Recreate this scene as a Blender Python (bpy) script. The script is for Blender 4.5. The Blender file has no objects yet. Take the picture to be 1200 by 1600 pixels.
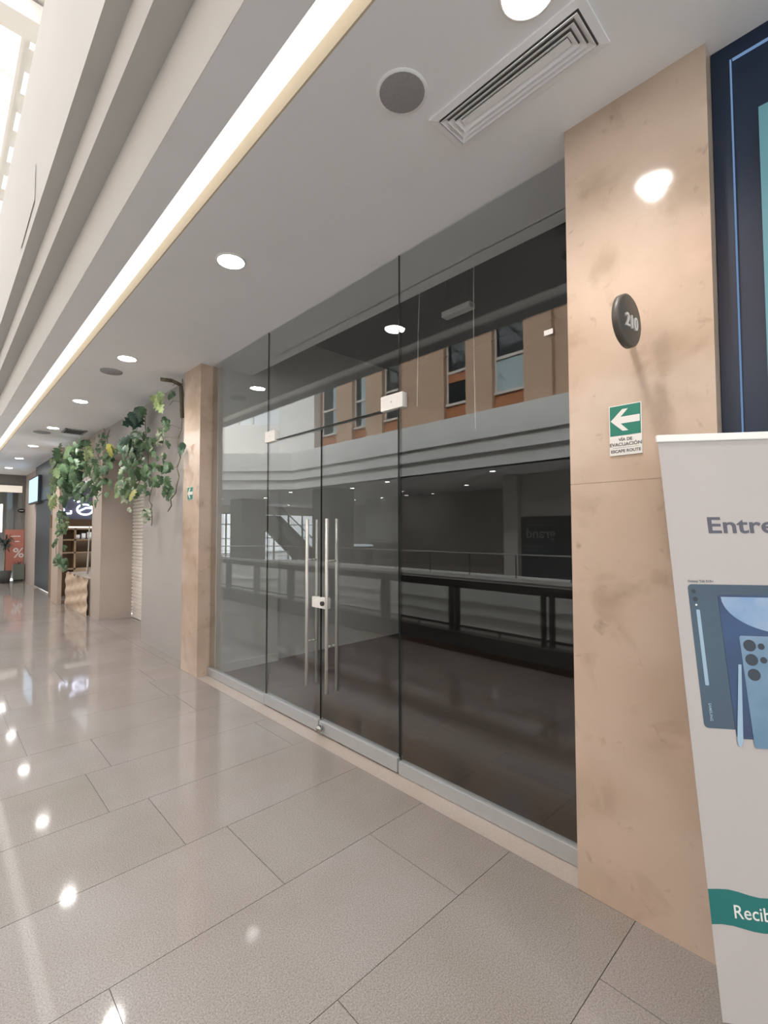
import bpy, bmesh, math, random
from mathutils import Vector, Matrix
random.seed(7)
S = bpy.context.scene
COL = S.collection

# ------------------------------------------------------------------ camera, sky, light, exposure
cam_d = bpy.data.cameras.new('camera'); cam = bpy.data.objects.new('camera', cam_d); COL.objects.link(cam)
YAW, PIT, ROL = math.radians(43.592), math.radians(2.3605), math.radians(-0.116)
F_PX = 739.67
r_ = Vector((math.cos(YAW), -math.sin(YAW), 0))
f_ = Vector((math.sin(YAW)*math.cos(PIT), math.cos(YAW)*math.cos(PIT), math.sin(PIT)))
u_ = r_.cross(f_)
r2 = r_*math.cos(ROL)+u_*math.sin(ROL); u2 = -r_*math.sin(ROL)+u_*math.cos(ROL)
M4 = Matrix((r2, u2, -f_)).transposed().to_4x4(); M4.translation = Vector((0, 0, 1.5))
cam.matrix_world = M4
cam_d.sensor_fit = 'VERTICAL'; cam_d.sensor_height = 36.0; cam_d.lens = F_PX/1600*36
cam_d.clip_start = 0.05; cam_d.clip_end = 200
S.camera = cam

W = bpy.data.worlds.new('sky'); S.world = W; W.use_nodes = True
W.node_tree.nodes['Background'].inputs[0].default_value = (0.93, 0.97, 1.0, 1)
_nt = W.node_tree; _tc = _nt.nodes.new('ShaderNodeTexCoord'); _sp = _nt.nodes.new('ShaderNodeSeparateXYZ'); _mr = _nt.nodes.new('ShaderNodeMapRange')
_nt.links.new(_tc.outputs['Generated'], _sp.inputs[0]); _nt.links.new(_sp.outputs['Z'], _mr.inputs['Value'])
_mr.inputs['From Min'].default_value = 0.05; _mr.inputs['From Max'].default_value = 0.6
_mr.inputs['To Min'].default_value = 2.9; _mr.inputs['To Max'].default_value = 0.95      # bright hazy horizon, paler zenith
_nt.links.new(_mr.outputs[0], _nt.nodes['Background'].inputs[1])

def area(name, loc, sx, sy, power, color, rot=(0, 0, 0)):
    l = bpy.data.lights.new(name, 'AREA'); l.shape = 'RECTANGLE'; l.size = sx; l.size_y = sy
    l.energy = power; l.color = color
    o = bpy.data.objects.new(name, l); o.location = loc; o.rotation_euler = rot; COL.objects.link(o); return o
area('skylight_daylight', (-1.7, 5.0, 13.9), 8.4, 34, 3700, (0.96, 0.985, 1.0), (0, math.radians(57), 0))
_sl = bpy.data.lights.new('added_sun', 'SUN'); _sl.energy = 6.0; _sl.angle = math.radians(22); _sl.color = (1.0, 0.995, 0.99)  # sun lamp added to brighten the fascia and wall across the void
_so = bpy.data.objects.new('added_sun', _sl); COL.objects.link(_so)
_so.rotation_euler = Vector((-.76, .08, -.65)).to_track_quat('-Z', 'Y').to_euler()
DL_L = 32.0          # downlight lens radiance
SPOT_W = 36.0        # downlight beam
COVE_L = 1.35         # cove strip radiance

vs = S.view_settings
vs.view_transform = 'Standard'; vs.look = 'None'; vs.gamma = 1.0; vs.use_curve_mapping = False
vs.exposure = 0.60
S.cycles.max_bounces = 10; S.cycles.diffuse_bounces = 5; S.cycles.glossy_bounces = 5
S.cycles.transparent_max_bounces = 24
S.cycles.sample_clamp_indirect = 4.0

# ------------------------------------------------------------------ helpers
def lin(c): return tuple((x/12.92 if x <= 0.04045 else ((x+0.055)/1.055)**2.4) for x in c)
def rgb(r, g, b): return lin((r/255, g/255, b/255))+(1,)

def mat(name, col, rough=0.5, metal=0.0, spec=0.5, noise=0, scale=8, col2=None, bump=0, emit=None, es=0, coat=0, detail=4):
    m = bpy.data.materials.new(name); m.use_nodes = True
    nt = m.node_tree; b = nt.nodes['Principled BSDF']
    b.inputs['Base Color'].default_value = col; b.inputs['Roughness'].default_value = rough
    b.inputs['Metallic'].default_value = metal; b.inputs['Specular IOR Level'].default_value = spec
    b.inputs['Coat Weight'].default_value = coat
    if emit: b.inputs['Emission Color'].default_value = emit; b.inputs['Emission Strength'].default_value = es
    tc = nt.nodes.new('ShaderNodeTexCoord')
    n = nt.nodes.new('ShaderNodeTexNoise'); n.inputs['Scale'].default_value = scale; n.inputs['Detail'].default_value = detail
    nt.links.new(tc.outputs['Object'], n.inputs['Vector'])
    mx = nt.nodes.new('ShaderNodeMix'); mx.data_type = 'RGBA'
    c2 = col2 if col2 else tuple(c*(1-0.12) for c in col[:3])+(1,)
    mx.inputs['A'].default_value = col; mx.inputs['B'].default_value = c2
    rp = nt.nodes.new('ShaderNodeMapRange'); rp.inputs['From Min'].default_value = 0.35; rp.inputs['From Max'].default_value = 0.68
    rp.inputs['To Max'].default_value = noise if noise else 0.25
    nt.links.new(n.outputs['Fac'], rp.inputs['Value']); nt.links.new(rp.outputs['Result'], mx.inputs['Factor'])
    nt.links.new(mx.outputs['Result'], b.inputs['Base Color'])
    if bump:
        bp = nt.nodes.new('ShaderNodeBump'); bp.inputs['Strength'].default_value = bump; bp.inputs['Distance'].default_value = 0.01
        nt.links.new(n.outputs['Fac'], bp.inputs['Height']); nt.links.new(bp.outputs['Normal'], b.inputs['Normal'])
    return m

def emis(name, col, s):
    m = bpy.data.materials.new(name); m.use_nodes = True; nt = m.node_tree
    for n in list(nt.nodes):
        if n.type != 'OUTPUT_MATERIAL': nt.nodes.remove(n)
    e = nt.nodes.new('ShaderNodeEmission'); e.inputs[0].default_value = col; e.inputs[1].default_value = s
    nt.links.new(e.outputs[0], nt.nodes['Material Output'].inputs[0]); return m

def glass_mat(name, tint, f0=0.04, boost=1.0):
    m = bpy.data.materials.new(name); m.use_nodes = True; nt = m.node_tree
    for n in list(nt.nodes):
        if n.type != 'OUTPUT_MATERIAL': nt.nodes.remove(n)
    N = nt.nodes.new; L = nt.links.new
    g = N('ShaderNodeNewGeometry')
    d = N('ShaderNodeVectorMath'); d.operation = 'DOT_PRODUCT'; L(g.outputs['Normal'], d.inputs[0]); L(g.outputs['Incoming'], d.inputs[1])
    a = N('ShaderNodeMath'); a.operation = 'ABSOLUTE'; L(d.outputs['Value'], a.inputs[0])
    s = N('ShaderNodeMath'); s.operation = 'SUBTRACT'; s.inputs[0].default_value = 1; L(a.outputs[0], s.inputs[1])
    p = N('ShaderNodeMath'); p.operation = 'POWER'; p.inputs[1].default_value = 5; L(s.outputs[0], p.inputs[0])
    q = N('ShaderNodeMath'); q.operation = 'MULTIPLY_ADD'; q.inputs[1].default_value = 1-f0; q.inputs[2].default_value = f0; L(p.outputs[0], q.inputs[0])
    q2 = N('ShaderNodeMath'); q2.operation = 'MULTIPLY'; q2.inputs[1].default_value = boost; q2.use_clamp = True; L(q.outputs[0], q2.inputs[0])
    t = N('ShaderNodeBsdfTransparent'); t.inputs[0].default_value = tint
    gl = N('ShaderNodeBsdfGlossy'); gl.inputs['Roughness'].default_value = 0.0
    mx = N('ShaderNodeMixShader'); L(q2.outputs[0], mx.inputs[0]); L(t.outputs[0], mx.inputs[1]); L(gl.outputs[0], mx.inputs[2])
    L(mx.outputs[0], nt.nodes['Material Output'].inputs[0]); return m

class MB:
    def __init__(s): s.bm = bmesh.new(); s.mi = 0
    def quad(s, *ps):
        f = s.bm.faces.new([s.bm.verts.new(p) for p in ps]); f.material_index = s.mi; return s
    def poly(s, ps): return s.quad(*ps)
    def box(s, x0, x1, y0, y1, z0, z1):
        v = [s.bm.verts.new((x, y, z)) for x in (x0, x1) for y in (y0, y1) for z in (z0, z1)]
        for i in ((0, 1, 3, 2), (4, 6, 7, 5), (0, 4, 5, 1), (2, 3, 7, 6), (0, 2, 6, 4), (1, 5, 7, 3)):
            f = s.bm.faces.new([v[k] for k in i]); f.material_index = s.mi
        return s
    def cyl(s, p, q, r, n=12, r1=None, cap=True):
        p = Vector(p); q = Vector(q); d = (q-p).normalized()
        a = d.orthogonal().normalized(); b = d.cross(a); r1 = r if r1 is None else r1
        A = [s.bm.verts.new(p+(a*math.cos(t)+b*math.sin(t))*r) for t in [2*math.pi*i/n for i in range(n)]]
        B = [s.bm.verts.new(q+(a*math.cos(t)+b*math.sin(t))*r1) for t in [2*math.pi*i/n for i in range(n)]]
        for i in range(n):
            f = s.bm.faces.new([A[i], A[(i+1) % n], B[(i+1) % n], B[i]]); f.material_index = s.mi; f.smooth = True
        if cap:
            f = s.bm.faces.new(A[::-1]); f.material_index = s.mi; f = s.bm.faces.new(B); f.material_index = s.mi
        return s
    def lathe(s, c, prof, n=28, axis='z'):
        c = Vector(c); rings = []
        for r, h in prof:
            ring = []
            for i in range(n):
                t = 2*math.pi*i/n
                v = Vector((r*math.cos(t), r*math.sin(t), h))
                if axis == 'y': v = Vector((v.x, v.z, v.y))
                if axis == 'x': v = Vector((v.z, v.x, v.y))
                ring.append(s.bm.verts.new(c+v))
            rings.append(ring)
        for a, b in zip(rings, rings[1:]):
            for i in range(n):
                f = s.bm.faces.new([a[i], a[(i+1) % n], b[(i+1) % n], b[i]]); f.material_index = s.mi; f.smooth = True
        return s
    def disc(s, c, r, n=28, axis='z', rx=None):
        c = Vector(c); vs_ = []
        for i in range(n):
            t = 2*math.pi*i/n; v = Vector((r*math.cos(t), (rx or r)*math.sin(t), 0))
            if axis == 'y': v = Vector((v.x, 0, v.y))
            if axis == 'x': v = Vector((0, v.x, v.y))
            vs_.append(s.bm.verts.new(c+v))
        f = s.bm.faces.new(vs_); f.material_index = s.mi; return s
    def tube(s, pts, r, n=8):
        for a, b in zip(pts, pts[1:]): s.cyl(a, b, r, n)
        return s
    def prism(s, pts, d):
        # closed polygon pts extruded by vector d
        d = Vector(d); A = [s.bm.verts.new(p) for p in pts]; B = [s.bm.verts.new(Vector(p)+d) for p in pts]; n = len(A)
        for f in ([A[::-1], B]):
            f = s.bm.faces.new(f); f.material_index = s.mi
        for i in range(n):
            f = s.bm.faces.new([A[i], A[(i+1) % n], B[(i+1) % n], B[i]]); f.material_index = s.mi
        return s
    def xf(s, m): bmesh.ops.transform(s.bm, matrix=m, verts=s.bm.verts); return s
    def build(s, name, m, parent=None, bevel=0, at=None, local=False):
        me = bpy.data.meshes.new(name)
        bmesh.ops.recalc_face_normals(s.bm, faces=s.bm.faces)
        off = Vector((0, 0, 0))
        if parent and not local: off = world_of(parent)
        elif at: off = Vector(at)
        if off.length: bmesh.ops.translate(s.bm, vec=-off, verts=s.bm.verts)
        s.bm.to_mesh(me); s.bm.free()
        for x in (m if isinstance(m, (list, tuple)) else [m]): me.materials.append(x)
        o = bpy.data.objects.new(name, me); COL.objects.link(o)
        if parent: o.parent = parent
        elif at: o.location = at
        if bevel:
            b = o.modifiers.new('bevel', 'BEVEL'); b.width = bevel; b.segments = 2; b.limit_method = 'ANGLE'
        return o

def world_of(o):
    v = Vector(o.location)
    while o.parent: o = o.parent; v += Vector(o.location)
    return v
def empty(name, loc):
    o = bpy.data.objects.new(name, None); o.location = loc; o.empty_display_size = 0.1; COL.objects.link(o); return o
def tag(o, label=None, cat=None, group=None, kind=None):
    if label: o['label'] = label
    if cat: o['category'] = cat
    if group: o['group'] = group
    if kind: o['kind'] = kind
    return o
def st(o, label=None): return tag(o, label, None, None, 'structure')
def thing(name, label, cat, loc, group=None): return tag(empty(name, loc), label, cat, group)
def kids(o): return [c for c in bpy.data.objects if c.parent == o]
def copy_tree(o, parent=None):
    c = o.copy(); COL.objects.link(c)
    if parent: c.parent = parent
    for k in kids(o): copy_tree(k, c)
    return c
_fc = {}
def text_obj(name, s, size, depth, m, parent, origin, xdir, ydir, align='LEFT', bold=0.0, label=None, sx=1.0):
    """raised lettering: text meshed, laid at origin with x along xdir and y along ydir (world), child of parent"""
    cu = bpy.data.curves.new('txt', 'FONT'); cu.body = s; cu.size = size; cu.extrude = depth; cu.align_x = align
    cu.offset = bold; cu.resolution_u = 4
    t = bpy.data.objects.new('txt', cu); COL.objects.link(t)
    dg = bpy.context.evaluated_depsgraph_get(); dg.update()
    me = bpy.data.meshes.new_from_object(t.evaluated_get(dg))
    bpy.data.objects.remove(t); bpy.data.curves.remove(cu)
    x = Vector(xdir).normalized(); y = Vector(ydir).normalized(); z = x.cross(y)
    mm = Matrix((x, y, z)).transposed().to_4x4(); mm.translation = Vector(origin)-(world_of(parent) if parent else Vector((0, 0, 0)))
    me.transform(Matrix.Diagonal((sx, 1, 1, 1))); me.transform(mm); me.materials.clear(); me.materials.append(m)
    o = bpy.data.objects.new(name, me); COL.objects.link(o); o.parent = parent
    if label: o['label'] = label
    return o

# ------------------------------------------------------------------ materials
D, H = 2.14, 3.286
m_ceil = mat('ceiling_paint', rgb(242, 242, 244), 0.85, noise=0.2, scale=2)
m_white = mat('white_plaster', rgb(232, 229, 224), 0.8, noise=0.2, scale=3)
m_fasc = mat('fascia_paint_dimmed', rgb(186, 184, 180), 0.75, noise=0.25, scale=1.5)  # colour set darker than the copy across, as if less lit
m_fasc2 = mat('fascia_paint_brightened', rgb(240, 239, 236), 0.75, noise=0.25, scale=1.5)  # same fascia paint, colour raised to look more brightly lit
m_cream = mat('cream_paint', rgb(206, 190, 164), 0.85)
m_grout = mat('grout', rgb(104, 96, 90), 0.7)
m_alu = mat('brushed_aluminium', rgb(186, 189, 191), 0.45, metal=0.4, noise=0.3, scale=30)
m_steel = mat('satin_steel', rgb(200, 197, 192), 0.42, metal=0.5)
m_plate = mat('white_cover_plate', rgb(235, 233, 230), 0.45)
m_dark = mat('dark_metal', rgb(52, 50, 48), 0.5)
m_black = mat('black_plastic', rgb(30, 29, 28), 0.45)
m_trim = mat('white_trim', rgb(238, 236, 232), 0.5)
m_lens = emis('lamp_lens', (1.0, 0.975, 0.945, 1), DL_L)
m_cove = emis('cove_led', (1.0, 0.97, 0.915, 1), COVE_L)
m_grille = mat('speaker_grille', rgb(160, 159, 160), 0.7, noise=0.6, scale=220, col2=rgb(136, 135, 136))
m_glass = glass_mat('shop_glass', (0.97, 0.985, 0.985, 1), 0.05, 1.2)
m_clear = glass_mat('clear_glass', (0.96, 0.97, 0.97, 1), 0.04)
m_edge = mat('glass_edge', rgb(40, 48, 46), 0.3)
m_hoard = mat('grey_hoarding', rgb(172, 167, 164), 0.7, noise=0.3, scale=2)
m_beige = mat('beige_wall', rgb(186, 168, 152), 0.6, noise=0.4, scale=3)
m_taupe = mat('taupe_wall', rgb(180, 167, 157), 0.6, noise=0.3, scale=3)
m_shut = mat('shutter_slats', rgb(228, 224, 218), 0.6)
m_navy = mat('navy_panel', rgb(24, 42, 66), 0.3, spec=0.5)
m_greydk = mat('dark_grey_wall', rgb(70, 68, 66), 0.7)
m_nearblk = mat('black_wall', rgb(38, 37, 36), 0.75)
m_intwall = mat('interior_white_wall', rgb(206, 205, 200), 0.7)
m_opp = mat('gallery_wall', rgb(186, 182, 176), 0.7, noise=0.4, scale=1)
m_wood = mat('wood_cladding', rgb(176, 116, 76), 0.55, noise=0.5, scale=2, col2=rgb(150, 96, 62))
m_pilst = mat('beige_pilaster', rgb(196, 166, 140), 0.7, noise=0.4, scale=2, col2=rgb(172, 140, 116))
m_brown = mat('brown_pilaster_side', rgb(140, 100, 76), 0.7)
m_mirr = mat('dark_window_glass', rgb(26, 32, 34), 0.05, spec=0.8)
m_frame = mat('pale_frame', rgb(214, 206, 198), 0.5)
m_granite = mat('dark_granite', rgb(58, 55, 52), 0.35)
m_steeldk = mat('railing_dark_steel', rgb(42, 41, 40), 0.8, spec=.1)

def floor_mat(name, c1, c2, rough):
    m = mat(name, c1, rough, noise=0.8, scale=190, col2=c2, spec=0.42, detail=8)
    nt = m.node_tree; b = nt.nodes['Principled BSDF']
    src = b.inputs['Base Color'].links[0].from_socket
    tc = [n for n in nt.nodes if n.type == 'TEX_COORD'][0]
    n2 = nt.nodes.new('ShaderNodeTexNoise'); n2.inputs['Scale'].default_value = 1.7; n2.inputs['Detail'].default_value = 5
    nt.links.new(tc.outputs['Object'], n2.inputs['Vector'])
    mx = nt.nodes.new('ShaderNodeMix'); mx.data_type = 'RGBA'; mx.blend_type = 'MULTIPLY'; mx.inputs['B'].default_value = (0.90, 0.87, 0.83, 1)
    rp = nt.nodes.new('ShaderNodeMapRange'); rp.inputs['From Min'].default_value = .35; rp.inputs['From Max'].default_value = .7
    nt.links.new(n2.outputs['Fac'], rp.inputs['Value']); nt.links.new(rp.outputs[0], mx.inputs['Factor'])
    nt.links.new(src, mx.inputs['A']); nt.links.new(mx.outputs['Result'], b.inputs['Base Color'])
    return m
m_f = [floor_mat('granite_tile_a', rgb(166, 158, 154), rgb(122, 114, 109), 0.06),
       floor_mat('granite_tile_b', rgb(164, 156, 150), rgb(118, 111, 106), 0.07),
       floor_mat('granite_tile_c', rgb(168, 160, 156), rgb(125, 117, 112), 0.055)]
m_thresh = floor_mat('threshold_stone', rgb(184, 173, 165), rgb(168, 158, 150), 0.2)
m_oppfl = mat('polished_floor', rgb(180, 172, 164), 0.15)

def marble():
    m = mat('rose_marble', rgb(203, 182, 164), 0.09, noise=0.9, scale=2.2, col2=rgb(180, 158, 138), spec=0.45, detail=6)
    nt = m.node_tree; b = nt.nodes['Principled BSDF']; src = b.inputs['Base Color'].links[0].from_socket
    tc = [n for n in nt.nodes if n.type == 'TEX_COORD'][0]
    def layer(src, scale, lo, hi, col, dist=0.0, fac=0.8):
        n = nt.nodes.new('ShaderNodeTexNoise'); n.inputs['Scale'].default_value = scale; n.inputs['Detail'].default_value = 8
        n.inputs['Distortion'].default_value = dist; nt.links.new(tc.outputs['Object'], n.inputs['Vector'])
        rp = nt.nodes.new('ShaderNodeMapRange'); rp.inputs['From Min'].default_value = lo; rp.inputs['From Max'].default_value = hi; rp.inputs['To Max'].default_value = fac
        nt.links.new(n.outputs['Fac'], rp.inputs['Value'])
        mx = nt.nodes.new('ShaderNodeMix'); mx.data_type = 'RGBA'; mx.inputs['B'].default_value = col
        nt.links.new(rp.outputs[0], mx.inputs['Factor']); nt.links.new(src, mx.inputs['A']); return mx.outputs['Result']
    s1 = layer(src, 3.5, .54, .78, rgb(210, 180, 164), 0.4, .7)
    s2 = layer(s1, 4.5, .56, .80, rgb(150, 128, 106), 0.5, .6)
    s3 = layer(s2, 13.0, .64, .80, rgb(128, 108, 90), 0.4, .6)
    nt.links.new(s3, b.inputs['Base Color']); return m
m_marble = marble()

def wood_floor():
    m = mat('dark_wood_floor', rgb(80, 66, 56), 0.42, spec=0.4)
    nt = m.node_tree; b = nt.nodes['Principled BSDF']
    tc = [n for n in nt.nodes if n.type == 'TEX_COORD'][0]
    mp = nt.nodes.new('ShaderNodeMapping'); mp.inputs['Scale'].default_value = (9, 0.9, 1); nt.links.new(tc.outputs['Object'], mp.inputs['Vector'])
    n = nt.nodes.new('ShaderNodeTexNoise'); n.inputs['Scale'].default_value = 3; n.inputs['Detail'].default_value = 7; nt.links.new(mp.outputs[0], n.inputs['Vector'])
    br = nt.nodes.new('ShaderNodeTexBrick'); br.inputs['Scale'].default_value = 1; br.inputs['Brick Width'].default_value = 1.2; br.inputs['Row Height'].default_value = .19
    br.inputs['Mortar Size'].default_value = .003; br.inputs['Color1'].default_value = rgb(72, 56, 46); br.inputs['Color2'].default_value = rgb(56, 44, 37); br.inputs['Mortar'].default_value = rgb(44, 38, 34)
    mr = nt.nodes.new('ShaderNodeMapping'); mr.inputs['Rotation'].default_value = (0, 0, math.pi/2); nt.links.new(tc.outputs['Object'], mr.inputs['Vector']); nt.links.new(mr.outputs[0], br.inputs['Vector'])
    mx = nt.nodes.new('ShaderNodeMix'); mx.data_type = 'RGBA'; mx.blend_type = 'MULTIPLY'; mx.inputs['Factor'].default_value = .8
    cr = nt.nodes.new('ShaderNodeMapRange'); cr.inputs['To Min'].default_value = .55; cr.inputs['To Max'].default_value = 1.35
    nt.links.new(n.outputs['Fac'], cr.inputs['Value'])
    nt.links.new(br.outputs['Color'], mx.inputs['A']); nt.links.new(cr.outputs[0], mx.inputs['B']); nt.links.new(mx.outputs['Result'], b.inputs['Base Color'])
    return m
m_woodfl = wood_floor()

# ------------------------------------------------------------------ setting: corridor floor
b = MB()
b.mi = 3; b.box(-.62, 2.14, -9, 18.7, -.06, -.004)
rows = {-1: [.51], 0: [.98], 1: [1.61, .46], 2: [1.125], 3: [.92], 4: [.725], 5: [.868], 6: [.497]}
y = .70-.55*18
k = -18
while y < 18.6:
    off = rows[k][0] if k in rows else random.uniform(0, 1.15)
    cuts = [-.49]+sorted([c for c in [off+1.15*j for j in range(-3, 4)] if -.45 < c < 1.95])+[2.0 if y > .6 else 2.06]
    for a, c in zip(cuts, cuts[1:]):
        b.mi = random.choice((0, 0, 1, 2)); g = .0015
        b.box(a+g, c-g, y+g, min(y+.55, 18.6)-g, -.02, 0)
    y += .55; k += 1
b.mi = 0;  b.box(2.002, 2.6, 4.98, 18.6, -.02, 0)
st(b.build('floor', m_f+[m_grout]))
st(MB().box(2.0, 2.32, .9, 4.98, -.03, .002).build('trim_threshold', m_thresh))
st(MB().box(2.2, 5.2, .9, 4.97, -.06, .004).build('floor_shop', m_woodfl))

# corridor ceiling with cove slot
b = MB()
b.box(1.03, 2.60, -9, 18.6, H, H+.35)
b.box(.712, .885, -9, 20.7, H, H+.05)
b.box(.73, 1.03, -9, 20.7, H+.125, H+.35)
b.box(.80, .885, -9, 20.7, H+.05, H+.125)
st(b.build('ceiling', m_ceil))
st(MB().box(1.022, 1.03, -9, 18.6, H-.0005, H+.11).build('trim_cove_edge', m_cream))
cove = MB().box(.887, 1.021, -9, 18.58, H+.085, H+.105).build('cove_light_strip', m_cove)
tag(cove, 'long glowing white light strip recessed in a slot along the ceiling edge', 'light strip')

# stepped fascia on our side of the void (profile swept along y)
b = MB()
prof = [(.71, H), (.71, 3.655), (.59, 3.655), (.59, 3.905), (.50, 3.905), (.50, 5.48), (.80, 5.48), (.80, H+.36), (.7115, H+.36), (.7115, H)]
b.prism([(x, -9, z) for x, z in prof], (0, 29.7, 0))
st(b.build('wall_fascia', m_fasc))
tag(MB().prism([(.497, 4.40, 4.33), (.497, 5.16, 4.30), (.497, 5.16, 4.00), (.497, 4.40, 4.04)], (-.004, 0, 0)).build('access_hatch', m_fasc),
    'small flush white access hatch in the tall upper fascia at the top left', 'hatch')

# upper storey behind our fascia and the skylight roof
st(MB().box(.80, 6, -9, 30, 4.2, 4.3).build('ceiling_slab', m_white))
st(MB().box(3.0, 3.1, -9, 30, 4.3, 9.4).build('wall_upper', m_white))
st(MB().box(1.06, 6, -9, 30, 9.4, 9.5).build('ceiling_upper', m_white))
b = MB()      # slotted curb plate
y0 = 9.85-1.08*16
yy = y0
for i in range(34):
    b.box(.92, 1.0, yy+.55, yy+1.08, 9.36, 9.44)
    yy += 1.08
b.box(.84, .92, y0, yy, 9.36, 9.44); b.box(1.0, 1.08, y0, yy, 9.36, 9.44); b.box(.80, .845, y0, yy, 9.30, 9.62)
st(b.build('trim_skylight_curb', m_white))
for i in range(4):
    st(MB().box(.45, 1.1, 8.35+i*7-7, 8.75+i*7-7, 9.0, 9.3).build('trim_roof_beam', m_white))
b = MB()
for i in range(36):
    yb = -8.9+i*1.06
    b.prism([(.84, yb, 9.42), (.84, yb, 9.52), (-3.1, yb+1.5, 11.5), (-3.1, yb+1.5, 11.4)], (0, .06, 0))
    b.prism([(-7.2, yb, 9.42), (-7.2, yb, 9.52), (-3.1, yb+1.5, 11.5), (-3.1, yb+1.5, 11.4)], (0, .06, 0))
b.box(-3.16, -3.04, -9, 30, 11.38, 11.52); b.box(-7.3, -7.1, -9, 30, 9.3, 9.5)
st(b.build('trim_skylight_rafters', m_white))
b = MB(); b.box(.84, .85, -9, 30, 9.53, 9.54)
b.quad((.84, -9, 9.54), (.84, 30, 9.54), (-3.1, 30, 11.53), (-3.1, -9, 11.53)); b.quad((-7.2, -9, 9.54), (-7.2, 30, 9.54), (-3.1, 30, 11.53), (-3.1, -9, 11.53))
st(b.build('window_skylight', m_clear))

# ------------------------------------------------------------------ setting: the atrium across (seen mirrored in the glass)
def sweep(prof_in, path, z_off=0):
    """prof_in: (offset towards the void, z); path: xy points with the void on their right-hand side (+x)"""
    bm = MB(); norms = []
    segs = []
    for a, c in zip(path, path[1:]):
        d = Vector((c[0]-a[0], c[1]-a[1])).normalized(); segs.append(Vector((d.y, -d.x)))
    for i in range(len(path)):
        if i == 0: n = segs[0]
        elif i == len(path)-1: n = segs[-1]
        else:
            n = (segs[i-1]+segs[i]); n = n/ (n.dot(segs[i]))
        norms.append(n)
    for (o0, z0), (o1, z1) in zip(prof_in, prof_in[1:]):
        for i in range(len(path)-1):
            P = lambda j, o, z: (path[j][0]+norms[j].x*o, path[j][1]+norms[j].y*o, z+z_off)
            bm.quad(P(i, o0, z0), P(i+1, o0, z0), P(i+1, o1, z1), P(i, o1, z1))
    return bm
path = [(-6.76, -9), (-6.76, 17.1), (-3.2, 20.7), (.75, 20.7)]
pr = [(-.3, H), (0, H), (0, 3.68), (.12, 3.68), (.12, 4.05), (.21, 4.05), (.21, 4.80), (-.35, 4.80), (-.35, H)]
st(sweep(pr, path).build('wall_fascia_across', m_fasc2))
st(sweep(pr, path, -4.5).build('wall_lower_fascia', m_fasc2))
b = MB(); b.poly([(-17, -9, H), (-6.78, -9, H), (-6.78, 17.1, H), (-3.2, 20.72, H), (.75, 20.72, H), (.75, 30, H), (-17, 30, H)])
b.poly([(-17, -9, 4.2), (-6.9, -9, 4.2), (-6.9, 17.1, 4.2), (-3.2, 20.9, 4.2), (.75, 20.9, 4.2), (.75, 30, 4.2), (-17, 30, 4.2)])
st(b.build('ceiling_across', m_ceil))
b = MB(); b.poly([(-17, -9, 0), (-6.6, -9, 0), (-6.6, 17.1, 0), (-3.1, 20.6, 0), (.75, 20.6, 0), (.75, 30, 0), (-17, 30, 0)])
st(b.build('floor_across', m_oppfl))
st(MB().box(-8.5, -.5, -9, 24, -5.1, -5).build('floor_lower', m_oppfl))
st(MB().box(-.62, -.50, -9, 20.7, -5, -.06).build('wall_slab_edge', m_fasc))
st(MB().box(-8.6, -8.5, -9, 24, -5, -1.2).build('wall_lower_back', m_opp))
st(MB().box(-17, -8.6, -9.2, -9, -5, 9.4).box(2.2, 6, -9.2, -9, -5, 9.4).box(-8.6, 2.2, -9.2, -9, -5, 0).build('wall_behind', m_opp))
w = empty('window_11', (-3, -9, 0)); st(w)  # unseen glazing, added to let daylight onto the corridor ceiling
f = MB()
for i in range(8): f.box(-8.6+i*1.54-.05, -8.6+i*1.54+.05, -9.12, -9.02, 0, 9.4)
for z in (.05, 2.6, 4.2, 6.2, 9.3): f.box(-8.6, 2.2, -9.12, -9.02, z-.05, z+.05)
f.build('window_frame', m_steeldk, w)
MB().box(-8.6, 2.2, -9.08, -9.06, 0, 9.4).build('pane', m_clear, w)
# back of the gallery across: dark shops and a bay painted pale to look lit
b = MB(); b.box(-13.2, -13, -9, 19.6, 0, H); st(b.build('wall_gallery_back', m_opp))
st(MB().box(-17.2, -17, 19.6, 30, 0, H).build('wall_gallery_side', m_opp))
# upper wall across: pilasters, windows, wood spandrels
m_pale_pane = mat('pale_pane_paint', rgb(168, 186, 190), .5)  # pale tint; paints reflected sky on the last two windows
bays = [(6.56, 7.56), (8.49, 9.33), (11.3, 12.15), (13.04, 13.82), (14.78, 15.9)]
b = MB(); b.box(-7.62, -7.52, -9, 19.2, 4.2, 9.4); st(b.build('wall_upper_across', m_brown))
edges = [(-9, -8.0)]+[(-8+i*2.0+.95, -8+(i+1)*2.0) for i in range(0, 6)]
pil = [(5.75, 6.56), (7.56, 8.49), (9.33, 11.3), (12.15, 13.04), (13.82, 14.78), (16.3, 19.1)]
pl2 = [(-7.2+1.9*i, -6.3+1.9*i) for i in range(6)]
for a, c in pil+pl2:
    st(MB().box(-7.52, -7.2, a, c, 4.7, 9.4).build('wall_pilaster', m_pilst if not (15 < a) else m_white))
st(MB().box(-7.52, -7.38, 4.0, 5.75, 4.7, 9.4).build('wall_recess', m_pilst))
wn = 0
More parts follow.
